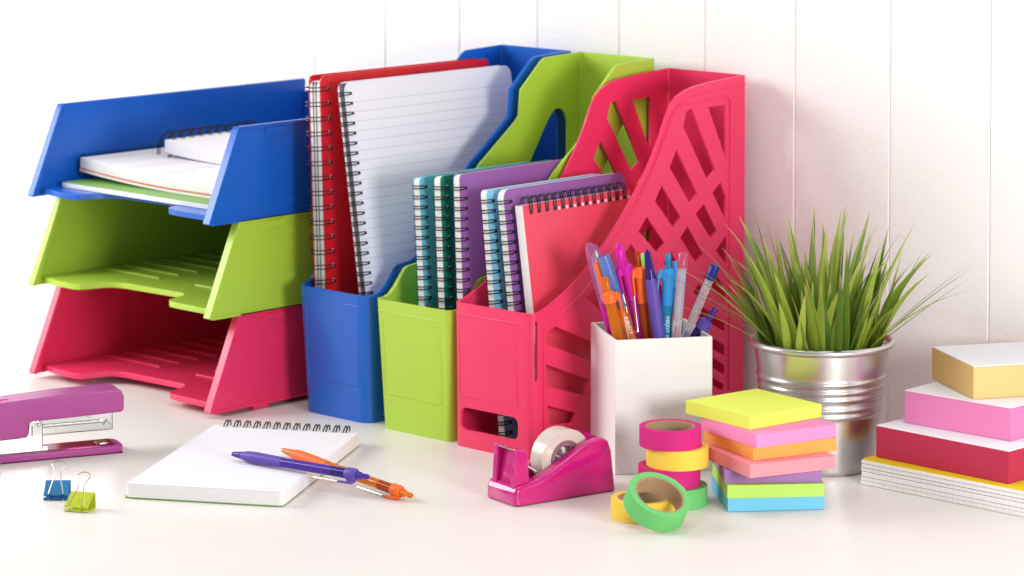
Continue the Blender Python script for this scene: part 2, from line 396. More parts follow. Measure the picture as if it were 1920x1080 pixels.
# perforated pink file
PP = [(-.018, .1240), (-.008, .1252), (.001, .1285), (.010, .1325), (.027, .1405), (.0433, .1500), (.0608, .1639), (.0772, .1780), (.092, .1918), (.1047, .2049), (.116, .2175), (.126, .2301), (.136, .2440), (.1452, .2595), (.1520, .2735), (.1590, .2850), (.167, .2915), (.178, .2958), (.1896, .2985), (.2152, .3010), (.262, .3035)]
HP = [[(0.1753, 0.2647), (0.1796, 0.2775), (0.1868, 0.2797), (0.2193, 0.2218), (0.2083, 0.2143)],
[(0.2095, 0.2788), (0.2346, 0.279), (0.2345, 0.2294)],
[(0.1665, 0.2453), (0.1571, 0.2303), (0.185, 0.1954), (0.1947, 0.2029)],
[(0.2268, 0.2103), (0.2156, 0.2021), (0.2332, 0.1764), (0.2346, 0.1954)],
[(0.1469, 0.2156), (0.1377, 0.2028), (0.1624, 0.1767), (0.1724, 0.1847)],
[(0.2037, 0.1934), (0.1926, 0.1858), (0.2136, 0.1611), (0.2219, 0.1671)],
[(0.1269, 0.1906), (0.1162, 0.1787), (0.1407, 0.1576), (0.1506, 0.1646)],
[(0.1815, 0.176), (0.1719, 0.1669), (0.1936, 0.1417), (0.2026, 0.1485)],
[(0.2353, 0.1618), (0.2205, 0.1496), (0.2347, 0.1359)],
[(0.1060, .1690), (.0950, .1590), (.1190, .1385), (.1300, .1450)],
[(.1590, .1560), (.1490, .1475), (.1700, .1240), (.1800, .1300)],
[(.0820, .1520), (.0700, .1430), (.0960, .1230), (.1080, .1290)],
[(.1370, .1370), (.1260, .1290), (.1480, .1080), (.1590, .1140)],
[(.0640, .1390), (.0480, .1300), (.0740, .1110), (.0860, .1160)],
[(-0.0006, 0.1070), (0.0106, 0.1103), (0.0637, 0.0879), (0.0638, 0.0709), (-0.0006, 0.0971)],
[(-0.0012, 0.0798), (0.0529, 0.0591), (0.0475, 0.0462), (-0.0005, 0.0612)],
[(0.0008, 0.0445), (0.0361, 0.0329), (0.0317, 0.0251), (0.0041, 0.0275)],
[(.0740, .0860), (.0740, .0690), (.1230, .0480), (.1230, .0640)],
[(.0700, .0560), (.0660, .0430), (.1180, .0220), (.1180, .0350)],
[(.1140, .1180), (.1040, .1100), (.1280, .0900), (.1380, .0960)],
[(0.197, 0.1234), (0.1898, 0.1167), (0.2038, 0.1040), (0.2120, 0.1100)],
[(0.2139, 0.1375), (0.2036, 0.1278), (0.2334, 0.1015), (0.2348, 0.1119)],
[(0.1950, 0.1060), (0.2335, 0.0837), (0.2335, 0.0751), (0.1860, 0.1000)],
[(0.1633, 0.100), (0.2336, 0.063), (0.2336, 0.0534), (0.1634, 0.0890)],
[(0.1434, 0.0950), (0.2337, 0.0452), (0.2337, 0.0361), (0.1435, 0.0840)],
[(0.1435, 0.0750), (0.233, 0.028), (0.2316, 0.0219), (0.1435, 0.0660)],
[((-.0150, .1175), (-.0118, .1175), (-.0118, .0684), (-.0134, .0672), (-.0150, .0684)), (-.02, .08)]]
fp = thing('magazine_file', 'pink magazine file with lattice cut-outs in its sides, rightmost of the files', 'magazine file', (0, 0, 0), 0, 'magazine files in a row along the wall')
file_shell('pink', -.0505, .0400, -.018, .262, PP, .0006, .006, .0024, HP, fp, [rrect(-.0426, .0242, .0155, .0345, .006)])
frame_line(fp, 'pink', rrect(-.0437, .0236, .0435, .1137, .0025), -.0181)
# the ridge that runs round the perforated field on each side
bm = BM()
ins = [(-.0035, .022), (-.0035, .1095), (.012, .1175), (.045, .135), (.070, .156), (.095, .180), (.115, .203), (.135, .231), (.1540, .2620), (.1640, .2790), (.172, .2835), (.2360, .2865), (.2395, .283), (.2395, .022)]
for xx in (.0409,): tube(bm, [(xx, y, z) for y, z in ins], .0008)
tube(bm, [(.0409, y, z - .008) for y, z in PP[6:]][:], .0004)
obj('side_ridge', bm, 'pink', fp)
bm = BM(); tube(bm, [(-.0517, .0), (-.0517, -.012), (-.046, -.0190), (.034, -.0190), (.0400, -.0178)][1:] and [(x, y, .1145) for x, y in [(-.0513, -.012), (-.0497, -.0165), (-.046, -.0188), (.034, -.0188), (.0384, -.0170)]], .0006)
obj('rim_band', bm, 'pink', fp)

# ------------------------------------------------------------------ spiral notebooks
def loopwire(n, length, pitch, t, out, hole, pair=.0024, r=.00052, start=None, long_out=0):
    bm = BM(); s0 = (length - (n - 1) * pitch) / 2 if start is None else start
    h = t / 2 + .0009
    for i in range(n):
        zc = s0 + i * pitch
        for dz in (-pair / 2, pair / 2):
            pts = []
            for k in range(15):
                a = R(-95 + 190 * k / 14)              # half turn round the spine
                pts.append((h * math.sin(a) / math.sin(R(90)), -out * math.cos(a) if math.cos(a) > 0 else .0004, zc + dz))
            pts = [(-h, hole, zc + dz * .35)] + [(-h, hole * .5, zc + dz)] + pts[1:-1] + [(h, hole * .5, zc + dz)] + [(h, hole, zc + dz * .35)]
            tube(bm, pts, r, sides=5)
        for sx in (-1, 1):                              # where the wire dips into the punched hole
            bx(bm, sx * (h - .0004) - .0005, sx * (h - .0004) + .0005, hole - .0006, hole + .0010, zc - pair * .55, zc + pair * .55)
    return bm
def notebook(name, label, x, y, z, lean, t, w, h, cover, back=None, ring=None, group=None, face='cover', top_spiral=False, ct=.0007, rot_fix=0., corner=.004, pages='edge_x', cover_ext=.0, tabs=False):
    T = thing(name, label, 'notebook', (x + t / 2, y, z), 0, group)
    T.rotation_euler = (0, lean, rot_fix)
    back = back or cover
    def sheet(nm, xa, xb, mat, ext=0., r=corner, yy0=0.):
        bm = BM(); prism(bm, rrect(yy0, w + ext, 0 if not ext else 0, h + ext, r), xa, xb, 'YZ'); return obj(nm, bm, mat, T)
    sheet('back_cover', -t / 2, -t / 2 + ct, back, cover_ext)
    if face == 'cover':
        sheet('front_cover', t / 2 - ct, t / 2, cover, cover_ext)
        sheet('page_block', -t / 2 + ct, t / 2 - ct, pages, -.0008)
    else:
        sheet('page_block', -t / 2 + ct, t / 2 - .0002, pages, -.0008)
        sheet('top_page', t / 2 - .0002, t / 2 + .0001, 'ruled', -.0008)
    n, pitch, out, hole, pair = ring
    if top_spiral:
        bm = loopwire(n, w, pitch, t, out, hole, pair)
        # turn: rings repeat along +y and stand out of the top edge
        bmesh.ops.transform(bm, matrix=Matrix(((1, 0, 0, 0), (0, 0, 1, 0), (0, -1, 0, h), (0, 0, 0, 1))), verts=bm.verts)
        obj('spiral_binding', bm, 'wire', T)
    else:
        obj('spiral_binding', loopwire(n, h, pitch, t, out, hole, pair), 'wire', T)
    if tabs:                                            # bright paper showing in the punched holes
        bm = BM(); s0 = (h - (n - 1) * pitch) / 2
        for i in range(n):
            zc = s0 + i * pitch
            bx(bm, t / 2 - .0002, t / 2 + .00025, hole - .0014, hole + .0012, zc - .0004, zc + .0020)
        if top_spiral:
            bmesh.ops.transform(bm, matrix=Matrix(((1, 0, 0, 0), (0, 0, 1, 0), (0, -1, 0, h), (0, 0, 0, 1))), verts=bm.verts)
        obj('punched_hole', bm, 'paper', T)
    return T
GN = 'notebooks standing in the magazine files'
r_ = notebook('spiral_notebook', 'tall red spiral notebook standing in the blue file', -.2378, -.004, .004, R(-2.05), .0160, .212, .2945, 'red_cover', None, (22, .0133, .0075, .0095, .0034), GN, corner=.005, tabs=True, cover_ext=.0045, ct=.0016)
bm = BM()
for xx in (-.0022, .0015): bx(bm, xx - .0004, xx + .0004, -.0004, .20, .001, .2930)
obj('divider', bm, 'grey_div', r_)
w_ = notebook('spiral_notebook', 'white ruled notebook without a front cover, leaning in the blue file', -.1711, .0, .0045, R(-8.6), .0086, .216, .2975, 'paper', 'paper', (32, .0089, .0022, .0072, .0024), GN, face='page', corner=.008)
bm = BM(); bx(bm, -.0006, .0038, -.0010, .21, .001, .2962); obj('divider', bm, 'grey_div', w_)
notebook('spiral_notebook', 'cyan spiral notebook, leftmost of the three in the lime green file', -.1063, .0, .0035, R(-3.2), .0076, .146, .2195, 'cyan_cover', None, (24, .0088, .0028, .0070, .0024), GN, tabs=True)
notebook('spiral_notebook', 'dark green spiral notebook between the cyan and the violet one in the lime file', -.0828, .0, .0035, R(-2.8), .0084, .152, .2230, 'green_cover', None, (24, .0088, .0028, .0075, .0024), GN, tabs=True)
notebook('spiral_notebook', 'violet spiral notebook standing nearest the pink file inside the lime file', -.0608, .0, .0035, R(-2.3), .0078, .150, .2265, 'violet_cover', None, (24, .0088, .0028, .0070, .0024), GN)
notebook('spiral_notebook', 'light blue spiral notebook, leftmost in the pink file', -.0144, .0, .0035, R(-6.0), .0070, .147, .2170, 'sky_cover', 'paper', (24, .0086, .0028, .0078, .0024), GN, tabs=False)
notebook('spiral_notebook', 'purple spiral notebook between the light blue and the coral one', .0070, .004, .0035, R(-7.5), .0076, .156, .2190, 'violet_cover', 'paper', (24, .0086, .0028, .0078, .0024), GN, corner=.008)
notebook('spiral_notebook', 'coral red notepad with its black spiral along the top edge, in the pink file', .0238, .0100, .0035, R(-8.3), .0094, .138, .2070, 'coral_cover', 'paper', (13, .0100, .0065, .0070, .0030), GN, top_spiral=True, corner=.0015, tabs=True)

# ------------------------------------------------------------------ things lying in the blue tray
def slab(bm, x0, x1, y0, y1, th, zf, nx=14, mi=0):
    T_, B_ = [], []
    for i in range(nx + 1):
        x = x0 + (x1 - x0) * i / nx; z = zf(x)
        T_.append([bm.verts.new((x, y, z + th)) for y in (y0, y1)]); B_.append([bm.verts.new((x, y, z)) for y in (y0, y1)])
    for i in range(nx):
        bm.faces.new([T_[i][0], T_[i + 1][0], T_[i + 1][1], T_[i][1]]); bm.faces.new([B_[i][1], B_[i + 1][1], B_[i + 1][0], B_[i][0]])
        bm.faces.new([B_[i][0], B_[i + 1][0], T_[i + 1][0], T_[i][0]]); bm.faces.new([T_[i][1], T_[i + 1][1], B_[i + 1][1], B_[i][1]])
    for i in (0, nx): bm.faces.new([B_[i][0], B_[i][1], T_[i][1], T_[i][0]])
gp = thing('writing_pad', 'thin pad with a green cover lying at the bottom of the blue tray', 'notepad', (-.525, -.066, BZ), 0)
bm = BM(); slab(bm, 0, .235, 0, .27, .0042, lambda x: .0002 + .0000 * x); obj('page_block', bm, 'edge_z', gp, bevel=.0003)
bm = BM(); slab(bm, .0004, .2346, .0004, .2696, .0007, lambda x: .0044); obj('top_cover', bm, 'leaf_cover', gp)
def droop(L, a): return lambda x: a * (1 - min(1, x / L)) ** 2
nb = thing('spiral_notebook', 'thick white notebook with an orange back cover, lying in the blue tray', 'notebook', (-.531, -.043, BZ + .0053), 0)
bm = BM(); slab(bm, .004, .205, 0, .21, .0022, droop(.16, .0080)); obj('backing_board', bm, 'paper', nb)
bm = BM(); slab(bm, .004, .204, 0, .21, .0014, lambda x: .0022 + droop(.16, .0080)(x)); obj('back_cover', bm, 'orange_cover', nb)
bm = BM(); slab(bm, .004, .202, .0005, .2095, .0098, lambda x: .0036 + droop(.16, .0075)(x)); obj('page_block', bm, 'edge_z', nb, bevel=.0005)
bm = BM()
for i in range(22):
    yc = .006 + i * .0093
    for dy in (-.0012, .0012):
        tube(bm, [(.0095 * math.cos(R(a)) * .62 + .002, yc + dy, .0122 + .0100 * math.sin(R(a))) for a in range(20, 341, 20)], .0004, sides=5)
obj('spiral_binding', bm, 'wire', nb)
sn = thing('spiral_notebook', 'small white notebook with a black spiral, topmost in the blue tray', 'notebook', (-.492, .030, BZ + .0188), R(3))
bm = BM(); slab(bm, .004, .150, 0, .125, .0024, droop(.12, .0015)); obj('bottom_page', bm, 'paper', sn)
bm = BM(); slab(bm, .003, .148, 0, .125, .0125, lambda x: .0030 + droop(.10, .0055)(x)); obj('page_block', bm, 'paper', sn, bevel=.0005)
bm = BM()
for i in range(10):
    yc = .006 + i * .0122
    for dy in (-.0014, .0014):
        tube(bm, [(.0125 * math.cos(R(a)) * .8 - .001, yc + dy + .0045 * math.sin(R(a)), .0135 + .0140 * math.sin(R(a))) for a in range(-10, 336, 18)], .00065, sides=5)
obj('spiral_binding', bm, 'wire', sn)

# ------------------------------------------------------------------ notepad in front
np_ = thing('spiral_notepad', 'white ruled notepad lying open on the desk under two pens', 'notepad', (-.1072, -.3336, 0), R(30.5))
W_, L_ = .131, .222
bm = BM(); prism(bm, rrect(-.002, W_ - .002, .001, L_ - .001, .004), .0002, .0012, 'XY'); obj('back_cover', bm, 'leaf_cover', np_)
bm = BM(); prism(bm, rrect(0, W_, 0, L_, .004), .0012, .0118, 'XY'); obj('page_block', bm, 'edge_z', np_, bevel=.0008)
bm = BM(); prism(bm, rrect(.0004, W_ - .0004, .0004, L_ - .0004, .004), .0118, .0122, 'XY'); obj('top_page', bm, 'ruled_y', np_)
bm = BM()
for i in range(13):
    xc = .0110 + i * .0089
    for dx in (-.0012, .0014):
        pts = [(xc + dx + .0022 * math.sin(R(a)), L_ + .0068 * math.cos(R(a)) - .001, .0085 + .0082 * math.sin(R(a))) for a in range(-150, 161, 17)]
        tube(bm, pts, .00062, sides=5)
obj('spiral_binding', bm, 'wire', np_)

# ------------------------------------------------------------------ pens
def aim(T, base, top, roll=0.):
    z = (Vector(top) - Vector(base)).normalized()
    cam = Vector((1.79, -1.886, .6)) - Vector(base)
    x = (cam - z * cam.dot(z)).normalized(); y = z.cross(x)
    m = Matrix((x, y, z)).transposed().to_4x4() @ Matrix.Rotation(roll, 4, 'Z')
    T.matrix_world = Matrix.Translation(base) @ m
def lp(nm, prof, mat, T, n=24, cap=True):
    bm = BM(); lathe(bm, prof, n, cap=cap); return obj(nm, bm, mat, T, smooth=40)
def wire_clip(T, z0, z1, r, ang, mat='nickel', w=.0013):
    bm = BM(); x = r + .0012; pts = []
    for s in (-1, 1):
        pass
    pts = [(x, -w, z1), (x, -w, z0 + .003)] + [(x + .0004, w * 1.4 * math.sin(R(a)), z0 + .0015 - .0022 * math.cos(R(a))) for a in range(-60, 61, 30)] + [(x, w, z0 + .003), (x, w, z1)]
    tube(bm, pts, .00035, sides=6)
    bmesh.ops.transform(bm, matrix=Matrix.Rotation(ang, 4, 'Z'), verts=bm.verts)
    obj('clip', bm, mat, T)
def clip_arm(T, z0, z1, r, ang, mat, w=.0028, out=.0045, th=.0016):
    """coloured plastic shoulder that holds the clip"""
    bm = BM(); prism(bm, [(r - .001, z1 - .001), (r - .001, z1 - .006), (r + out - th, z1 - .0075), (r + out - th, z0), (r + out, z0), (r + out, z1 - .004), (r + out - .002, z1)], -w, w, 'XZ')
    bmesh.ops.transform(bm, matrix=Matrix.Rotation(ang, 4, 'Z'), verts=bm.verts)
    obj('clip_shoulder', bm, mat, T, bevel=.0006)
def lettering(T, txt, r, z0, size, ang, mat='white_ink'):
    cu = bpy.data.curves.new('lettering', 'FONT'); cu.body = txt; cu.size = size; cu.extrude = .00002; cu.resolution_u = 2
    o = bpy.data.objects.new('lettering', cu); COL.objects.link(o)
    bpy.context.view_layer.update()
    me = bpy.data.meshes.new_from_object(o.evaluated_get(bpy.context.evaluated_depsgraph_get()))
    bpy.data.objects.remove(o); bpy.data.curves.remove(cu)
    # text x axis runs down the barrel; wrap the height round the barrel
    for v in me.vertices:
        x, y, z = v.co; a = ang + (y - size * .35) / r
        v.co = ((r + .00012 + z) * math.cos(a), (r + .00012 + z) * math.sin(a), z0 - x)
    me.materials.append(M[mat]); me.name = 'lettering'
    o2 = bpy.data.objects.new('lettering', me); COL.objects.link(o2); o2.parent = T

def click_pen(label, base, top, solid, clear, dark, roll=0., rb=.0042, text=None, group='pens in the white holder', Ltot=None, grip=True, text2=None, tz=.62, clipang=-.9, arm=True, shoulder=.0048):
    Lp = (Vector(top) - Vector(base)).length
    T = thing('ballpoint_pen', label, 'pen', (0, 0, 0), 0, group); aim(T, base, top, roll)
    lp('tip', [(.0006, 0), (.0010, .002), (.0012, .004), (.0030, .014)], 'steel', T)
    lp('grip', [(.0028, .0135), (.0042, .020), (rb + .0014, .028), (rb + .0016, .042), (rb + .0006, .058), (rb + .0002, .062)], solid, T)
    lp('barrel', [(rb, .062), (rb, Lp - .022)], clear, T)
    lp('barrel_sleeve', [(rb + .00015, Lp - .043), (rb + .00015, Lp - .021)], dark, T)
    lp('collar', [(rb + .0002, Lp - .0225), (rb + shoulder * .25, Lp - .022), (rb + shoulder * .25, Lp - .0145), (rb - .0012, Lp - .0125)], solid, T)
    lp('button', [(.0024, Lp - .0135), (.0026, Lp - .012), (.0024, Lp - .001), (.0019, Lp)], clear, T)
    if arm: clip_arm(T, Lp - .036, Lp - .0135, rb, clipang, solid); wire_clip(T, Lp - .066, Lp - .034, rb + .0028, clipang)
    if text: lettering(T, text, rb + .00006, Lp * tz, .0042, .25)
    return T
def grip_pen(label, base, top, solid, clear, dark, group, rb=.0048, dots=None):
    """retractable pen with a soft grip, tip at base"""
    Lp = (Vector(top) - Vector(base)).length
    T = thing('ballpoint_pen', label, 'pen', (0, 0, 0), 0, group); aim(T, base, top, 0)
    lp('point', [(.0004, 0), (.0006, .0015), (.0011, .0022), (.0012, .0045)], 'steel', T)
    lp('nose_cone', [(.0016, .0035), (.0022, .006), (.0033, .0155)], clear, T)
    lp('grip', [(.0033, .015), (.0045, .021), (.0048, .030), (.0046, .043), (.0043, .056), (.0042, .058)], solid, T, n=36)
    lp('barrel', [(.0040, .058), (.0040, Lp - .023)], clear, T, n=36)
    lp('ink_refill', [(.0016, .056), (.0016, Lp - .030)], dark, T)
    lp('barrel_sleeve', [(.0041, Lp - .037), (.0041, Lp - .022)], dark, T, n=36)
    lp('collar', [(.0043, Lp - .0225), (.0050, Lp - .0215), (.0050, Lp - .0135), (.0038, Lp - .0115)], solid, T, n=36)
    lp('button', [(.0030, Lp - .012), (.0030, Lp - .008), (.0021, Lp - .0075), (.0022, Lp - .001), (.0017, Lp)], clear, T)
    clip_arm(T, Lp - .030, Lp - .0135, .0040, R(95), solid, w=.0024, out=.0040); wire_clip(T, Lp - .060, Lp - .028, .0062, R(95))
    bm = BM()
    for a in (-.35, .35):
        for k in range(4):
            z = .030 + k * .0068; rr = .00475 - k * .0001
            bmesh.ops.create_icosphere(bm, subdivisions=1, radius=.0005, matrix=Matrix.Translation((rr * math.cos(a + .2), rr * math.sin(a + .2), z + (.003 if a > 0 else 0))))
    obj('grip_dot', bm, dots or 'dimple', T)
    return T
GD = 'pens lying across the notepad'
grip_pen('violet ballpoint pen lying on the notepad, across the orange pen', (-.109, -.2224, .0176), (.0379, -.2052, .0190), 'p_violet', 'p_violet_t', 'p_violet_d', GD)
grip_pen('orange ballpoint pen lying on the notepad under the violet pen', (-.0903, -.1833, .0176), (.0678, -.1866, .0056), 'p_orange', 'p_orange_t', 'p_brown_t', GD, dots='p_orange')

CUPC = (.1110, .0515)
cup = thing('pen_holder', 'plain white square pen holder full of pens, in front of the pink file', 'pen holder', (CUPC[0], CUPC[1], 0), R(56))
hs, cw, ch = .0415, .0026, .1115
bm = BM()
bx(bm, -hs, hs, -hs, -hs + cw, 0, ch); bx(bm, -hs, hs, hs - cw, hs, 0, ch)
bx(bm, -hs, -hs + cw, -hs + cw, hs - cw, 0, ch); bx(bm, hs - cw, hs, -hs + cw, hs - cw, 0, ch)
bmesh.ops.remove_doubles(bm, verts=bm.verts, dist=.00001)
bm.free(); bm = BM()
prism(bm, [(-hs, -hs), (hs, -hs), (hs, hs), (-hs, hs)], 0, ch, 'XY')
cupo = obj('holder_wall', bm, 'cup', cup, bevel=.0008)
cb = BM(); prism(cb, [(-hs + cw, -hs + cw), (hs - cw, -hs + cw), (hs - cw, hs - cw), (-hs + cw, hs - cw)], .0035, ch + .02, 'XY'); bmesh.ops.recalc_face_normals(cb, faces=cb.faces)
cut(cupo, cb)
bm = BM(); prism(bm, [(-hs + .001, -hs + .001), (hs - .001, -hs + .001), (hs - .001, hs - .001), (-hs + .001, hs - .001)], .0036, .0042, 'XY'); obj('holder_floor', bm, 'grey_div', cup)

# 1 capped gel pen, far left
T = thing('gel_pen', 'magenta gel pen with a clear lilac cap, furthest left in the white holder', 'pen', group='pens in the white holder'); b_, t_ = (.1084, .0486, .006), (.0731, .0154, .1843); aim(T, b_, t_); Lp = (Vector(t_) - Vector(b_)).length
lp('barrel', [(.0025, 0), (.0046, .01), (.0046, Lp - .072), (.0050, Lp - .070), (.0050, Lp - .055), (.0035, Lp - .050)], 'p_mag', T)
lp('inner_tip', [(.0030, Lp - .052), (.0022, Lp - .030), (.0008, Lp - .012)], 'steel', T)
lp('cap', [(.0048, Lp - .056), (.0050, Lp - .02), (.0046, Lp - .008), (.0030, Lp - .001), (.0006, Lp)], 'p_lilac_t', T, cap=False)
bm = BM(); tube(bm, catmull([(.0, .0040, Lp - .003), (0, .0085, Lp - .018), (0, .0092, Lp - .040), (0, .0062, Lp - .062)]), .0018, sides=8); obj('clip', bm, 'p_lilac_t', T)
T = thing('ballpoint_pen', 'slim pen with a pale orange rubber grip, beside the lilac capped pen', 'pen', group='pens in the white holder'); aim(T, (.117, .047, .006), (.0815, .0180, .1700)); Lp = .18
lp('barrel', [(.0030, 0), (.0036, .01), (.0036, Lp - .040)], 'p_mag_t', T); lp('grip', [(.0036, Lp - .041), (.0043, Lp - .036), (.0041, Lp - .012), (.0032, Lp - .010)], 'p_orange', T); lp('point', [(.0026, Lp - .0105), (.0010, Lp - .001)], 'steel', T)
# 2 orange click pen in front
click_pen('short orange click pen standing at the front left of the holder', (.125, .0289, .006), (.0978, .0085, .1594), 'p_orange', 'p_orange_t', 'p_orange_t', rb=.0046, text='300RT  INKJOY', clipang=R(80), tz=.66)
# 3 orange pen under a clear blue cap
T = thing('capped_pen', 'orange pen under a clear blue cap, behind the short orange pen', 'pen', group='pens in the white holder'); b_, t_ = (.132, .0548, .006), (.0888, .0165, .1752); aim(T, b_, t_); Lp = (Vector(t_) - Vector(b_)).length
lp('barrel', [(.0030, 0), (.0047, .008), (.0047, Lp - .045), (.0030, Lp - .038)], 'p_orange_t', T)
lp('inner_barrel', [(.0030, .01), (.0030, Lp - .045)], 'p_orange', T)
lp('cap', [(.0058, Lp - .046), (.0060, Lp - .02), (.0055, Lp - .004), (.0050, Lp)], 'p_sky_t', T, cap=False)
lp('cap_liner', [(.0030, Lp - .046), (.0044, Lp - .02), (.0044, Lp - .006)], 'p_sky_t', T)
lettering(T, 'INKJOY  300RT', .0048, Lp * .70, .0046, .3)
# 4 magenta
T4 = click_pen('magenta click pen with a broad rounded clip head in the holder', (.1193, .0632, .006), (.101, .0253, .1804), 'p_mag', 'p_mag_t', 'p_mag', rb=.0044, clipang=R(-60), shoulder=.006)
Lp = (Vector((.1193, .0632, .006)) - Vector((.101, .0253, .1804))).length
bm = BM(); tube(bm, [(.002, -.0018, Lp - .016), (.0035, -.0022, Lp - .008), (.003, -.0016, Lp + .002), (.002, -.001, Lp + .006)], .0042, sides=14, taper=[.8, 1, .85, .45]); obj('clip_head', bm, 'p_mag', T4)
# 5 orange / brown
click_pen('orange click pen with a dark amber barrel, right of the magenta pen', (.1233, .049, .006), (.1093, .036, .1783), 'p_orange', 'p_brown_t', 'p_orange', rb=.0043, clipang=R(-60))
# 6 green topped
T = thing('highlighter', 'slim pen with a bright green rounded end, behind the amber pen', 'pen', group='pens in the white holder'); b_, t_ = (.1048, .0731, .006), (.0987, .0563, .1734); aim(T, b_, t_); Lp = (Vector(t_) - Vector(b_)).length
lp('barrel', [(.0035, 0), (.0048, .006), (.0048, Lp - .03)], 'p_brown_t', T)
lp('cap', [(.0050, Lp - .032), (.0052, Lp - .010), (.0045, Lp - .003), (.002, Lp)], 'p_green', T)
# 7 violet pen standing on its button
T = thing('ballpoint_pen', 'violet pen standing point upwards with lettering on its dark barrel', 'pen', group='pens in the white holder'); b_, t_ = (.1438, .0453, .006), (.1204, .0354, .1818); aim(T, b_, t_); Lp = (Vector(t_) - Vector(b_)).length
lp('point', [(.0010, Lp - .002), (.0008, Lp)], 'p_violet_d', T); lp('nose_cone', [(.0046, Lp - .026), (.0026, Lp - .003), (.0020, Lp - .0015)], 'p_violet_d', T)
lp('grip', [(.0050, Lp - .074), (.0054, Lp - .05), (.0057, Lp - .040), (.0047, Lp - .025)], 'p_violet', T); lp('barrel', [(.0047, .01), (.0047, Lp - .073)], 'p_violet_d', T); lp('button', [(.0025, 0), (.0025, .0105)], 'p_violet', T)
lettering(T, 'Paper:Mate', .0048, Lp - .077, .0052, .1)
# 8 blue click pen
click_pen('sky blue click pen at the front of the holder', (.1279, .048, .006), (.1345, .0461, .1786), 'p_blue', 'p_blue_t', 'p_blue', rb=.0046, text='INKJOY 300RT', clipang=R(-80), tz=.70)
# 9 second blue pen
click_pen('dull blue click pen, half hidden behind the sky blue one', (.1242, .0778, .006), (.1192, .0729, .1669), 'p_blue', 'p_blue', 'p_blue', rb=.0040, arm=False)
# 10, 11 clear stick pens
def stick(label, b_, t_, ink, cap, rb=.0042):
    T = thing('stick_pen', label, 'pen', group='pens in the white holder'); aim(T, b_, t_); Lp = (Vector(t_) - Vector(b_)).length
    bm = BM(); lathe(bm, [(rb, .01), (rb, Lp - .012)], 6); obj('barrel', bm, 'p_clear', T, smooth=0)
    lp('ink_refill', [(.0019, .012), (.0019, Lp - .062)], ink, T); lp('refill_tube', [(.0017, Lp - .062), (.0017, Lp - .014)], 'p_clear', T)
    lp('end_plug', [(rb + .0001, Lp - .013), (rb + .0001, Lp - .002), (rb - .0012, Lp)], cap, T); lp('point', [(.0008, 0), (.0028, .0105)], 'steel', T)
stick('clear stick pen with red ink and a pink end plug', (.1397, .0385, .006), (.1448, .0531, .1798), 'p_redink', 'p_pinkcap')
stick('clear stick pen with dark blue ink, leaning to the right', (.0905, .0593, .006), (.1566, .0808, .1671), 'p_blueink', 'p_navy')
# 12 short violet pen leaning far right
click_pen('dark violet click pen leaning low over the right rim of the holder', (.0873, .0290, .006), (.1506, .0889, .1296), 'p_violet', 'p_violet_t', 'p_violet_d', rb=.0046, arm=False, shoulder=.007)

# ------------------------------------------------------------------ potted grass
px_, py_ = .2238, .1373
pot = thing('potted_grass', 'artificial grass in a ribbed galvanised pot between the pink file and the paper blocks', 'potted plant', (px_, py_, 0), 0)
def rad(z): return .0425 + (.0562 - .0425) * z / .1056
prof = [(.0405, 0), (.0425, .0012)]
z = .004
ribs = [.0500, .0560, .0645, .0705, .0775]
zz = [.004 + i * .0010 for i in range(100)]
for z in zz:
    if z > .1015: break
    b = sum(.0016 * math.exp(-((z - c) / .0017) ** 2) for c in ribs)
    prof.append((rad(z) + b, z))
prof += [(.0580, .1015), (.0598, .1025), (.0608, .1045), (.0603, .1066), (.0585, .1076), (.0567, .1064), (.0560, .1040)]
prof += [(rad(.10) - .0012, .1000), (rad(.0) - .001, .004), (.001, .004)]
bm = BM(); lathe(bm, prof, 96); obj('pot', bm, 'zinc', pot, smooth=50)
bm = BM(); lathe(bm, [(.0005, .091), (.030, .0925), (.0535, .090), (.0535, .086), (.0005, .086)], 40)
for v in bm.verts: v.co.z += random.uniform(-.001, .001)
obj('soil', bm, 'soil', pot)
gb = BM(); uvl = gb.loops.layers.uv.new('UVMap')
def blade(p0, dirv, length, width, bend, col, twist=0.):
    n = 11; prev = None; d = Vector(dirv).normalized(); p = Vector(p0)
    side = d.cross(Vector((0, 0, 1))); side = side.normalized() if side.length > 1e-3 else Vector((1, 0, 0))
    side = (Matrix.Rotation(twist, 3, d) @ side)
    out = Vector((d.x, d.y, 0)); out = out.normalized() if out.length > 1e-3 else Vector((1, 0, 0))
    for i in range(n + 1):
        t = i / n; w = width * (.62 + .38 * min(1, t * 4)) * (1 - t ** 2.4) + .00015
        nrm = side.cross(d).normalized()
        row = [gb.verts.new(p - side * w / 2 + nrm * w * .16), gb.verts.new(p), gb.verts.new(p + side * w / 2 + nrm * w * .16)]
        if prev:
            for k in range(2):
                f = gb.faces.new([prev[k], prev[k + 1], row[k + 1], row[k]]); f.smooth = True
                for lpx, (uu, vv) in zip(f.loops, ((col, t - 1 / n), (col, t - 1 / n), (col, t), (col, t))): lpx[uvl].uv = (uu, vv)
        prev = row
        p = p + d * length / n
        d = (d + (out * .9 - Vector((0, 0, .75))) * bend * (.35 + t) / n).normalized()
rt = Vector((math.cos(R(43.5)), math.sin(R(43.5)), 0)); fw = Vector((-math.sin(R(43.5)), math.cos(R(43.5)), 0))
random.seed(21)
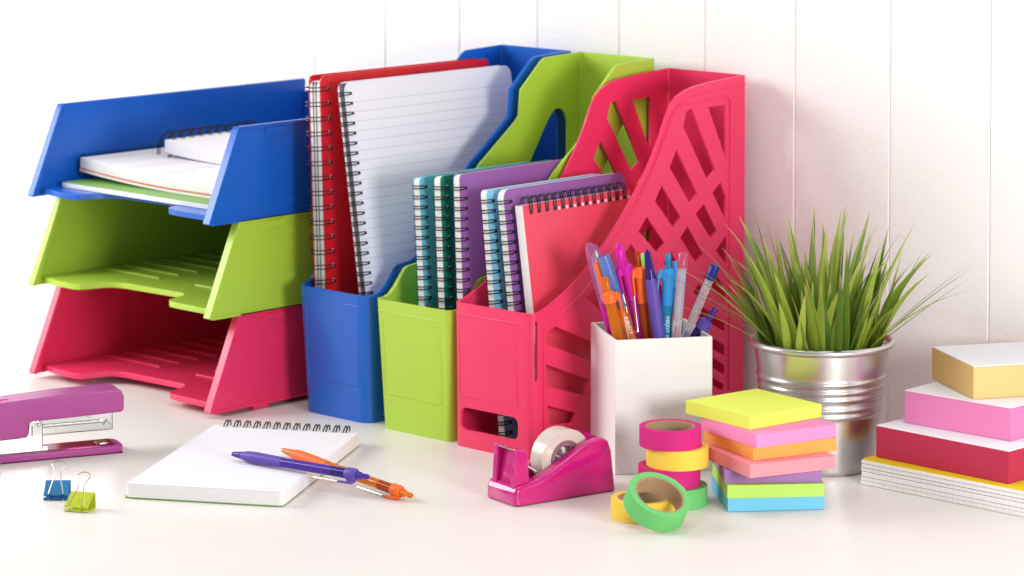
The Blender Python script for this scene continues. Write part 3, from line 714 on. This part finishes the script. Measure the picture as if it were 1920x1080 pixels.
for i in range(120):
    a = random.uniform(0, 2 * math.pi); rr = math.sqrt(random.random()) * .047
    lean = (rr / .047) * random.uniform(.22, .68) + random.uniform(-.08, .08)
    aa = a + random.uniform(-.5, .5)
    if math.sin(aa) > .2: lean *= .55                    # wall side
    d = Vector((math.cos(aa) * lean, math.sin(aa) * lean, 1))
    blade((rr * math.cos(a), rr * math.sin(a), .090), d, random.uniform(.070, .128) * (1 - .12 * lean), random.uniform(.0055, .0098), random.uniform(.0, .75), random.random(), random.uniform(-.9, .9))
for u_, f_, L2, w2, b2, c2 in ((-1.05, -.1, .135, .0042, .5, .6), (-1.15, -.25, .125, .003, .35, .25), (-1.3, -.5, .112, .0025, .5, .8), (1.2, -.15, .118, .0028, .10, .05), (.95, -.2, .125, .0045, .3, .5),
                         (1.0, .02, .128, .0040, .3, .7), (-.85, -.3, .125, .0045, .4, .7), (.85, -.5, .12, .006, .6, .8), (-.9, -.5, .11, .005, .5, .3), (.3, -.2, .135, .0055, .2, .8), (-.2, -.1, .138, .006, .1, .3)):
    q = rt * u_ + fw * f_
    s_ = q.normalized() * .034
    blade((s_.x, s_.y, .092), (q.x, q.y, 1.0), L2, w2, b2, c2, random.uniform(-.3, .3))
me_o = obj('foliage', gb, 'grass', pot, smooth=0)
me_o.data.polygons.foreach_set('use_smooth', [True] * len(me_o.data.polygons))

# ------------------------------------------------------------------ sticky note pads
def sticky(k, mat, label, F=None, c=None, ang=0., s=.0765, curl=0.):
    z0 = .0004 + .0106 * k
    if F is not None:
        a = R(ang); c = (F[0] + s / 2 * (math.cos(a) - math.sin(a)), F[1] + s / 2 * (math.sin(a) + math.cos(a)))
    bm = BM(); n = 10; T_ = []
    for zt in range(9):
        row = []
        for i in range(4 * n):
            e, u = divmod(i, n); u = u / n
            x, y = [(-.5 + u, -.5), (.5, -.5 + u), (.5 - u, .5), (-.5, .5 - u)][e]
            j = random.uniform(-.00003, .00003)
            row.append(bm.verts.new(((x + (j if abs(x) == .5 else 0) / s) * s, (y + (j if abs(y) == .5 else 0) / s) * s, z0 + .0103 * zt / 8 - curl * (abs(x) * 2) ** 3 * (1 if zt else 0) * .3)))
        T_.append(row)
    for a_, b_ in zip(T_, T_[1:]):
        for i in range(4 * n): bm.faces.new([a_[i], a_[(i + 1) % (4 * n)], b_[(i + 1) % (4 * n)], b_[i]])
    bm.faces.new(T_[0][::-1]); bm.faces.new(T_[-1])
    o = obj('sticky_note_pad', bm, mat, None, (c[0], c[1], 0), (0, 0, R(ang)), smooth=0)
    tag(o, label, 'sticky notes', 'pads of sticky notes in one stack')
sticky(0, 'n_blue', 'light blue pad of sticky notes at the bottom of the stack', F=(.2683, -.0377), ang=49.7)
sticky(1, 'n_green', 'light green pad of sticky notes, second from the bottom', F=(.2685, -.0386), ang=48.6)
sticky(2, 'n_purple', 'purple pad of sticky notes between the green and the salmon pad', F=(.2628, -.0354), ang=46)
sticky(3, 'n_salmon', 'salmon pad of sticky notes sticking out over the purple pad', c=(.2735, .0065), ang=68)
sticky(4, 'n_orange', 'orange pad of sticky notes between two pink ones', c=(.2651, .0180), ang=70)
sticky(5, 'n_pink', 'bright pink pad of sticky notes right under the yellow one', c=(.2660, .0150), ang=74)
sticky(6, 'n_yellow', 'neon yellow pad of sticky notes on top of the stack', c=(.2457, .0211), ang=81.2)

# ------------------------------------------------------------------ washi tapes
def washi(label, mat, loc, normal=(0, 0, 1), Rr=.0246, H=.0156):
    T = thing('tape_roll', label, 'tape', (0, 0, 0), 0, 'small rolls of coloured tape')
    n = Vector(normal).normalized(); q = Vector((0, 0, 1)).rotation_difference(n)
    T.matrix_world = Matrix.Translation(loc) @ q.to_matrix().to_4x4()
    bm = BM(); ring_solid(bm, Rr, .0197, 0, H); obj('paper_tape', bm, mat, T, bevel=.0003)
    bm = BM(); ring_solid(bm, .0197, .0183, .0002, H - .0004); obj('card_core', bm, 'card', T, bevel=.0002)
    return T
washi('green roll of tape at the bottom of the stack of four', 'w_green', (.2207, -.0441, 0))
washi('magenta roll of tape, second from the bottom of the stack', 'w_pink', (.2166, -.0478, .0156))
washi('yellow roll of tape near the top of the stack', 'w_yellow', (.2213, -.0435, .0312))
washi('magenta roll of tape on top of the stack', 'w_pink', (.2172, -.0474, .0468))
washi('yellow roll of tape lying flat on the desk in front of the stack', 'w_yellow', (.2294, -.0944, 0))
nn = Vector((.513, -.12, .85)).normalized()
washi('green roll of tape leaning on the flat yellow roll', 'w_green', Vector((.2632, -.1131, .0266)) - nn * .0156, nn)

# ------------------------------------------------------------------ tape dispenser
td = thing('tape_dispenser', 'glossy magenta tape dispenser on the desk in front of the pink file', 'tape dispenser', (.1385, -.1411, 0), R(77.6))
DW = .0425
bprof = [(-.0006, -.0016), (-.0006, .0100), (.0006, .0142), (.004, .0162), (.0215, .0190), (.034, .0235), (.050, .0312), (.066, .0395), (.078, .0445), (.086, .0450), (.0915, .0410), (.0945, .0330), (.0976, -.0016)]
bm = BM(); prism(bm, bprof, 0, DW, 'XZ'); 
for v in bm.verts:                                       # sides lean in towards the top
    k = max(0, v.co.z) / .045; v.co.y = DW / 2 + (v.co.y - DW / 2) * (1 - .10 * k)
body = obj('dispenser_body', bm, 'magenta', td, bevel=.0036, seg=5)
cb = BM(); prism(cb, [(.0215, .0150), (.0215, .08), (.090, .08), (.085, .036), (.080, .0030), (.030, .0030)], .0105, .0320, 'XZ'); bmesh.ops.recalc_face_normals(cb, faces=cb.faces)
bx(cb, -.02, .12, -.02, .07, -.02, .0010); bmesh.ops.recalc_face_normals(cb, faces=cb.faces)
cut(body, cb, bake=True)
bm = BM(); prism(bm, [(.0022, .0), (.0955, .0), (.0955, .0022), (.0022, .0022)], .0022, DW - .0022, 'XZ'); obj('rubber_base', bm, 'rubber', td)
bm = BM()
for a_, b_ in ((.0045, .0100), (.0310, .0362)):
    prism(bm, [(.0008, .0130), (.0165, .0150), (.0132, .0430), (.0030, .0448)], a_, b_, 'XZ')
prism(bm, [(.0040, .0130), (.0165, .0150), (.0130, .0415), (.0088, .0425)], .0098, .0312, 'XZ')
obj('cutter_block', bm, 'magenta', td, bevel=.0011, seg=3)
bm = BM(); prism(bm, [(.0034, .0430), (.0092, .0418), (.0094, .0430), (.0034, .0440)], .0099, .0311, 'XZ')
obj('cutter_blade', bm, 'steel', td)
bm = BM(); prism(bm, [(.0145, .0300), (.0255, .0230), (.0255, .0244), (.0145, .0316)], .0090, .0330, 'XZ'); obj('tape_strip', bm, 'tape', td)
RC = Matrix.Translation((.0575, .0295, .0285)) @ Matrix.Rotation(R(90), 4, 'X')
bm = BM(); ring_solid(bm, .0240, .0150, 0, .0165); bmesh.ops.transform(bm, matrix=RC, verts=bm.verts)
tr_ = thing('clear_tape', 'roll of clear sticky tape sitting in the magenta dispenser', 'tape', (.1385, -.1411, 0), R(77.6))
obj('tape_winding', bm, 'tape', tr_, bevel=.0005)
bm = BM(); ring_solid(bm, .0149, .0132, -.0004, .0169); bmesh.ops.transform(bm, matrix=RC, verts=bm.verts); obj('tape_core', bm, 'hub', tr_)
bm = BM(); ring_solid(bm, .0130, .0110, .0005, .0160); 
for k in range(6):
    bx(bm, .002, .0115, -.0006, .0006, .001, .0155, mtx=Matrix.Rotation(R(60 * k), 4, 'Z'))
lathe(bm, [(.003, -.001), (.003, .0175)], 16)
bmesh.ops.transform(bm, matrix=RC, verts=bm.verts); obj('hub', bm, 'hub', td)

# ------------------------------------------------------------------ paper blocks on the right
gpd = thing('squared_pad', 'thick white squared pad with a yellow cover under the coloured blocks', 'paper pad', (.2877, .1076, 0), 0)
zz0 = 0
for k, h_ in enumerate((.0036, .0030, .0042, .0030, .0034, .0030)):
    bm = BM(); j = (random.uniform(-.0006, .0006), random.uniform(-.0005, .0005)); bx(bm, j[0], .19, j[1], .125, zz0 + .00025, zz0 + h_)
    obj('page_section', bm, 'grid_edge', gpd, bevel=.0004); zz0 += h_
bm = BM(); prism(bm, rrect(.0003, .19, .0004, .125, .003), zz0, zz0 + .0007, 'XY'); obj('top_cover', bm, 'b_yellow', gpd)
bm = BM()
zc = 0
for h_ in (.0036, .0030, .0042, .0030, .0034): 
    zc += h_; bx(bm, .0012, .189, .0006, .124, zc - .00015, zc + .0002)
obj('divider', bm, 'grey_div', gpd)
zt = zz0 + .0009
def block(name, label, mat, loc, ang, w, d, h):
    t = thing(name, label, 'note block', loc, R(ang), 'note blocks piled on the squared pad')
    bm = BM(); bx(bm, 0, w, 0, d, 0, h - .0006)
    obj('page_block', bm, mat, t, bevel=.0006)
    bm = BM(); bx(bm, .0002, w - .0002, .0002, d - .0002, h - .0006, h); obj('top_sheet', bm, 'paper', t)
block('note_block', 'white topped note block with dark red sides, lowest of the three', 'b_red', (.2930, .1205, zt), -1.7, .1318, .095, .0262)
block('note_block', 'white topped note block with pink sides, in the middle', 'b_pink', (.3046, .1430, zt + .0264), 1.0, .1025, .090, .0268)
block('note_block', 'white topped note block with pale orange sides, on top of the pile', 'b_orange', (.2942, .1949, zt + .0534), -31.4, .0855, .085, .0267)

# ------------------------------------------------------------------ stapler
st = thing('stapler', 'purple stapler with bare steel magazine at the left edge of the desk', 'stapler', (-.2331, -.2344, 0), R(247))
def outline_round(w0, w1, x0, x1, r):                    # plan outline with a rounded nose at x0
    return rrect(x0, x1, w0, w1, r, 5)
bm = BM(); prism(bm, rrect(-.003, .165, -.032, 0, .008, 5), .0006, .0068, 'XY')
obj('base', bm, 'purple', st, bevel=.0015, seg=3)
bm = BM(); prism(bm, rrect(.004, .066, -.027, -.0050, .003), .0068, .0074, 'XY'); obj('anvil_plate', bm, 'purple_dark', st)
bm = BM(); prism(bm, rrect(.0075, .0185, -.0215, -.0105, .002), .0074, .0079, 'XY'); obj('anvil', bm, 'steel', st, bevel=.0002)
bm = BM(); bx(bm, -.0015, .165, -.031, -.001, 0, .0008); obj('base_pad', bm, 'rubber', st)
# handle: side outline swept across, rounded
hp = [(-.0030, .0370), (-.0010, .0350), (.0400, .0338), (.0760, .0332), (.0785, .0322), (.0800, .0300), (.0800, .0225), (.0815, .0205), (.1045, .0192), (.165, .0170), (.165, .0440), (.1042, .0510), (.050, .0540), (.0040, .0545), (-.0010, .0530), (-.0030, .0480)]
bm = BM(); prism(bm, hp, -.0305, -.0015, 'XZ'); obj('handle', bm, 'purple', st, bevel=.0042, seg=4)
bm = BM(); prism(bm, rrect(.095, .108, -.019, -.012, .001), .0505, .0522, 'XY'); obj('release_slot', bm, 'purple_dark', st)
bm = BM(); prism(bm, [(.0055, .0195), (.0055, .0362), (.165, .0350), (.165, .0200), (.0666, .0205)], -.0245, -.0080, 'XZ'); mag = obj('magazine', bm, 'steel', st, bevel=.0005)
bm = BM()
bx(bm, .014, .067, -.0076, -.0068, .0268, .0283); bx(bm, .020, .067, -.0076, -.0068, .0325, .0340)
tube(bm, [(.0075, -.0074, .0240), (.0105, -.0074, .0282), (.0135, -.0074, .0240)], .0006)
obj('magazine_rail', bm, 'steel', st, bevel=.0003)
bm = BM(); bx(bm, .0056, .067, -.0079, -.0077, .0196, .0201); bx(bm, .014, .067, -.0069, -.0067, .0263, .0267); bx(bm, .016, .067, -.0069, -.0067, .0285, .0288); bx(bm, .0054, .0058, -.0079, -.0077, .0200, .0345)
prism(bm, [(.024, .0308), (.0245, .0312), (.0345, .0345), (.0340, .0341)], -.0079, -.0076, 'XZ')
obj('magazine_seam', bm, 'dark_line', st)
bm = BM(); prism(bm, [(.0670, .0070), (.0670, .0302), (.0700, .0330), (.0780, .0330), (.0795, .0220), (.082, .0195), (.165, .0175), (.165, .0070)], -.0062, -.0045, 'XZ')
prism(bm, [(.0625, .0070), (.0625, .0105), (.0670, .0112), (.0670, .0070)], -.0065, -.0045, 'XZ')
obj('hinge_bracket', bm, 'steel', st, bevel=.0004)
bm = BM(); tube(bm, [(.0625, -.0043, .0072), (.165, -.0043, .0072)], .00035); tube(bm, [(.0671, -.0044, .0112), (.0671, -.0044, .0300), (.0700, -.0044, .0328)], .00025); tube(bm, [(.0760, -.0044, .0290), (.0760, -.0044, .0205)], .0004); obj('bracket_seam', bm, 'dark_line', st)
bm = BM(); lathe(bm, [(.0018, 0), (.0018, .0008), (.0012, .0014)], 16, mtx=Matrix.Translation((.0705, -.0045, .0298)) @ Matrix.Rotation(R(-90), 4, 'X')); obj('rivet', bm, 'steel', st)

# ------------------------------------------------------------------ binder clips
def binder(label, mat, loc, rz, up=38., tilt=0.):
    T = thing('binder_clip', label, 'binder clip', loc, rz, 'small binder clips on the desk')
    W2, bm = .0098, BM()
    jaw, top, bot = (0, .0044), (.0125, .0128), (.0140, .0004)
    # sheet steel folded round the spine, open jaw at y = 0
    th = .0005
    prism(bm, [(0, .0040), (0, .0046), (.0125, .0130), (.0145, .0125), (.0152, .0010), (.0140, 0), (.0, .0), (.0, .0005), (.0138, .0006), (.0146, .0014), (.0140, .0120), (.0125, .0124)], -W2, W2, 'YZ')
    obj('clip_body', bm, mat, T, smooth=25)
    bm = BM()
    for z in (.0042, .0011):
        for a, b in ((-W2, -.0062), (-.0038, .0038), (.0062, W2)):
            tube(bm, [(a, -.0002, z), (b, -.0002, z)], .0011, sides=10)
    obj('jaw_lip', bm, mat, T)
    def handle(z, ang):
        pts = [(-.0058, 0, 0), (-.0050, .004, 0), (-.0026, .0150, 0), (-.0026, .0190, 0), (-.0046, .0238, 0), (-.0052, .0262, 0), (-.0030, .0285, 0), (0, .0292, 0), (.0030, .0285, 0), (.0052, .0262, 0), (.0046, .0238, 0), (.0026, .0190, 0), (.0026, .0150, 0), (.0050, .004, 0), (.0058, 0, 0)]
        b = BM(); tube(b, catmull(pts, 4), .00045, sides=6)
        bmesh.ops.transform(b, matrix=Matrix.Translation((0, -.0008, z)) @ Matrix.Rotation(ang, 4, 'X'), verts=b.verts)
        obj('wire_handle', b, 'nickel', T)
    handle(.0050, R(up)); handle(.0008, R(1.))
    return T
binder('blue binder clip with its wire handle raised, in front of the stapler', 'clip_blue', (-.1430, -.3749, .0002), R(43.5), 50)
binder('lime binder clip next to the blue one, nearer the notepad', 'clip_green', (-.1010, -.3880, .0002), R(27), 50)
binder('dark purple binder clip mostly outside the left edge of the picture', 'clip_purple', (-.2662, -.3716, .0002), R(-46.5), 8)

# ------------------------------------------------------------------ camera
cd = bpy.data.cameras.new('camera'); cam = bpy.data.objects.new('camera', cd); COL.objects.link(cam)
cam.location = (2.6 * math.sin(R(43.5)), -2.6 * math.cos(R(43.5)), .595)
cam.rotation_euler = (R(87), 0, R(43.5))
cd.sensor_width = 36; cd.lens = 5800 / 1920 * 36; cd.shift_y = -.3677265
cd.clip_start = .05; cd.clip_end = 60
cd.dof.use_dof = True; cd.dof.focus_distance = 2.50; cd.dof.aperture_fstop = 10
S.camera = cam

# ------------------------------------------------------------------ light
def area(name, loc, target, size, power, col=(1, 1, 1), sy=None):
    l = bpy.data.lights.new(name, 'AREA'); l.shape = 'RECTANGLE'; l.size = size; l.size_y = sy or size; l.energy = power; l.color = col
    o = bpy.data.objects.new(name, l); COL.objects.link(o); o.location = loc
    o.rotation_euler = (Vector(target) - Vector(loc)).to_track_quat('-Z', 'Y').to_euler(); return o
area('key_softbox', (-1.02, -.95, .80), (-.05, .02, .10), .55, 12, (1, .985, .97))
area('top_softbox', (.2, -.50, 1.9), (.1, .15, .0), 1.2, 10, (1, .985, .975))
area('side_window', (1.45, -.46, .36), (-.05, .06, .14), .34, 13, (1, .975, .955))
area('left_wall_fill', (-2.0, -.80, .75), (-1.0, .28, .30), .9, 20, (1, .99, .98))  # added fill lamp that brightens the left stretch of wall, not a window
w = bpy.data.worlds.new('World'); S.world = w; w.use_nodes = True
bg = w.node_tree.nodes['Background']; bg.inputs['Color'].default_value = (1, .985, .975, 1); bg.inputs['Strength'].default_value = .28
S.view_settings.view_transform = 'Standard'; S.view_settings.look = 'None'; S.view_settings.exposure = 0; S.view_settings.gamma = 1
S.render.engine = 'CYCLES'; S.cycles.max_bounces = 10; S.cycles.transmission_bounces = 10; S.cycles.transparent_max_bounces = 12
S.render.resolution_x = 1024; S.render.resolution_y = 576
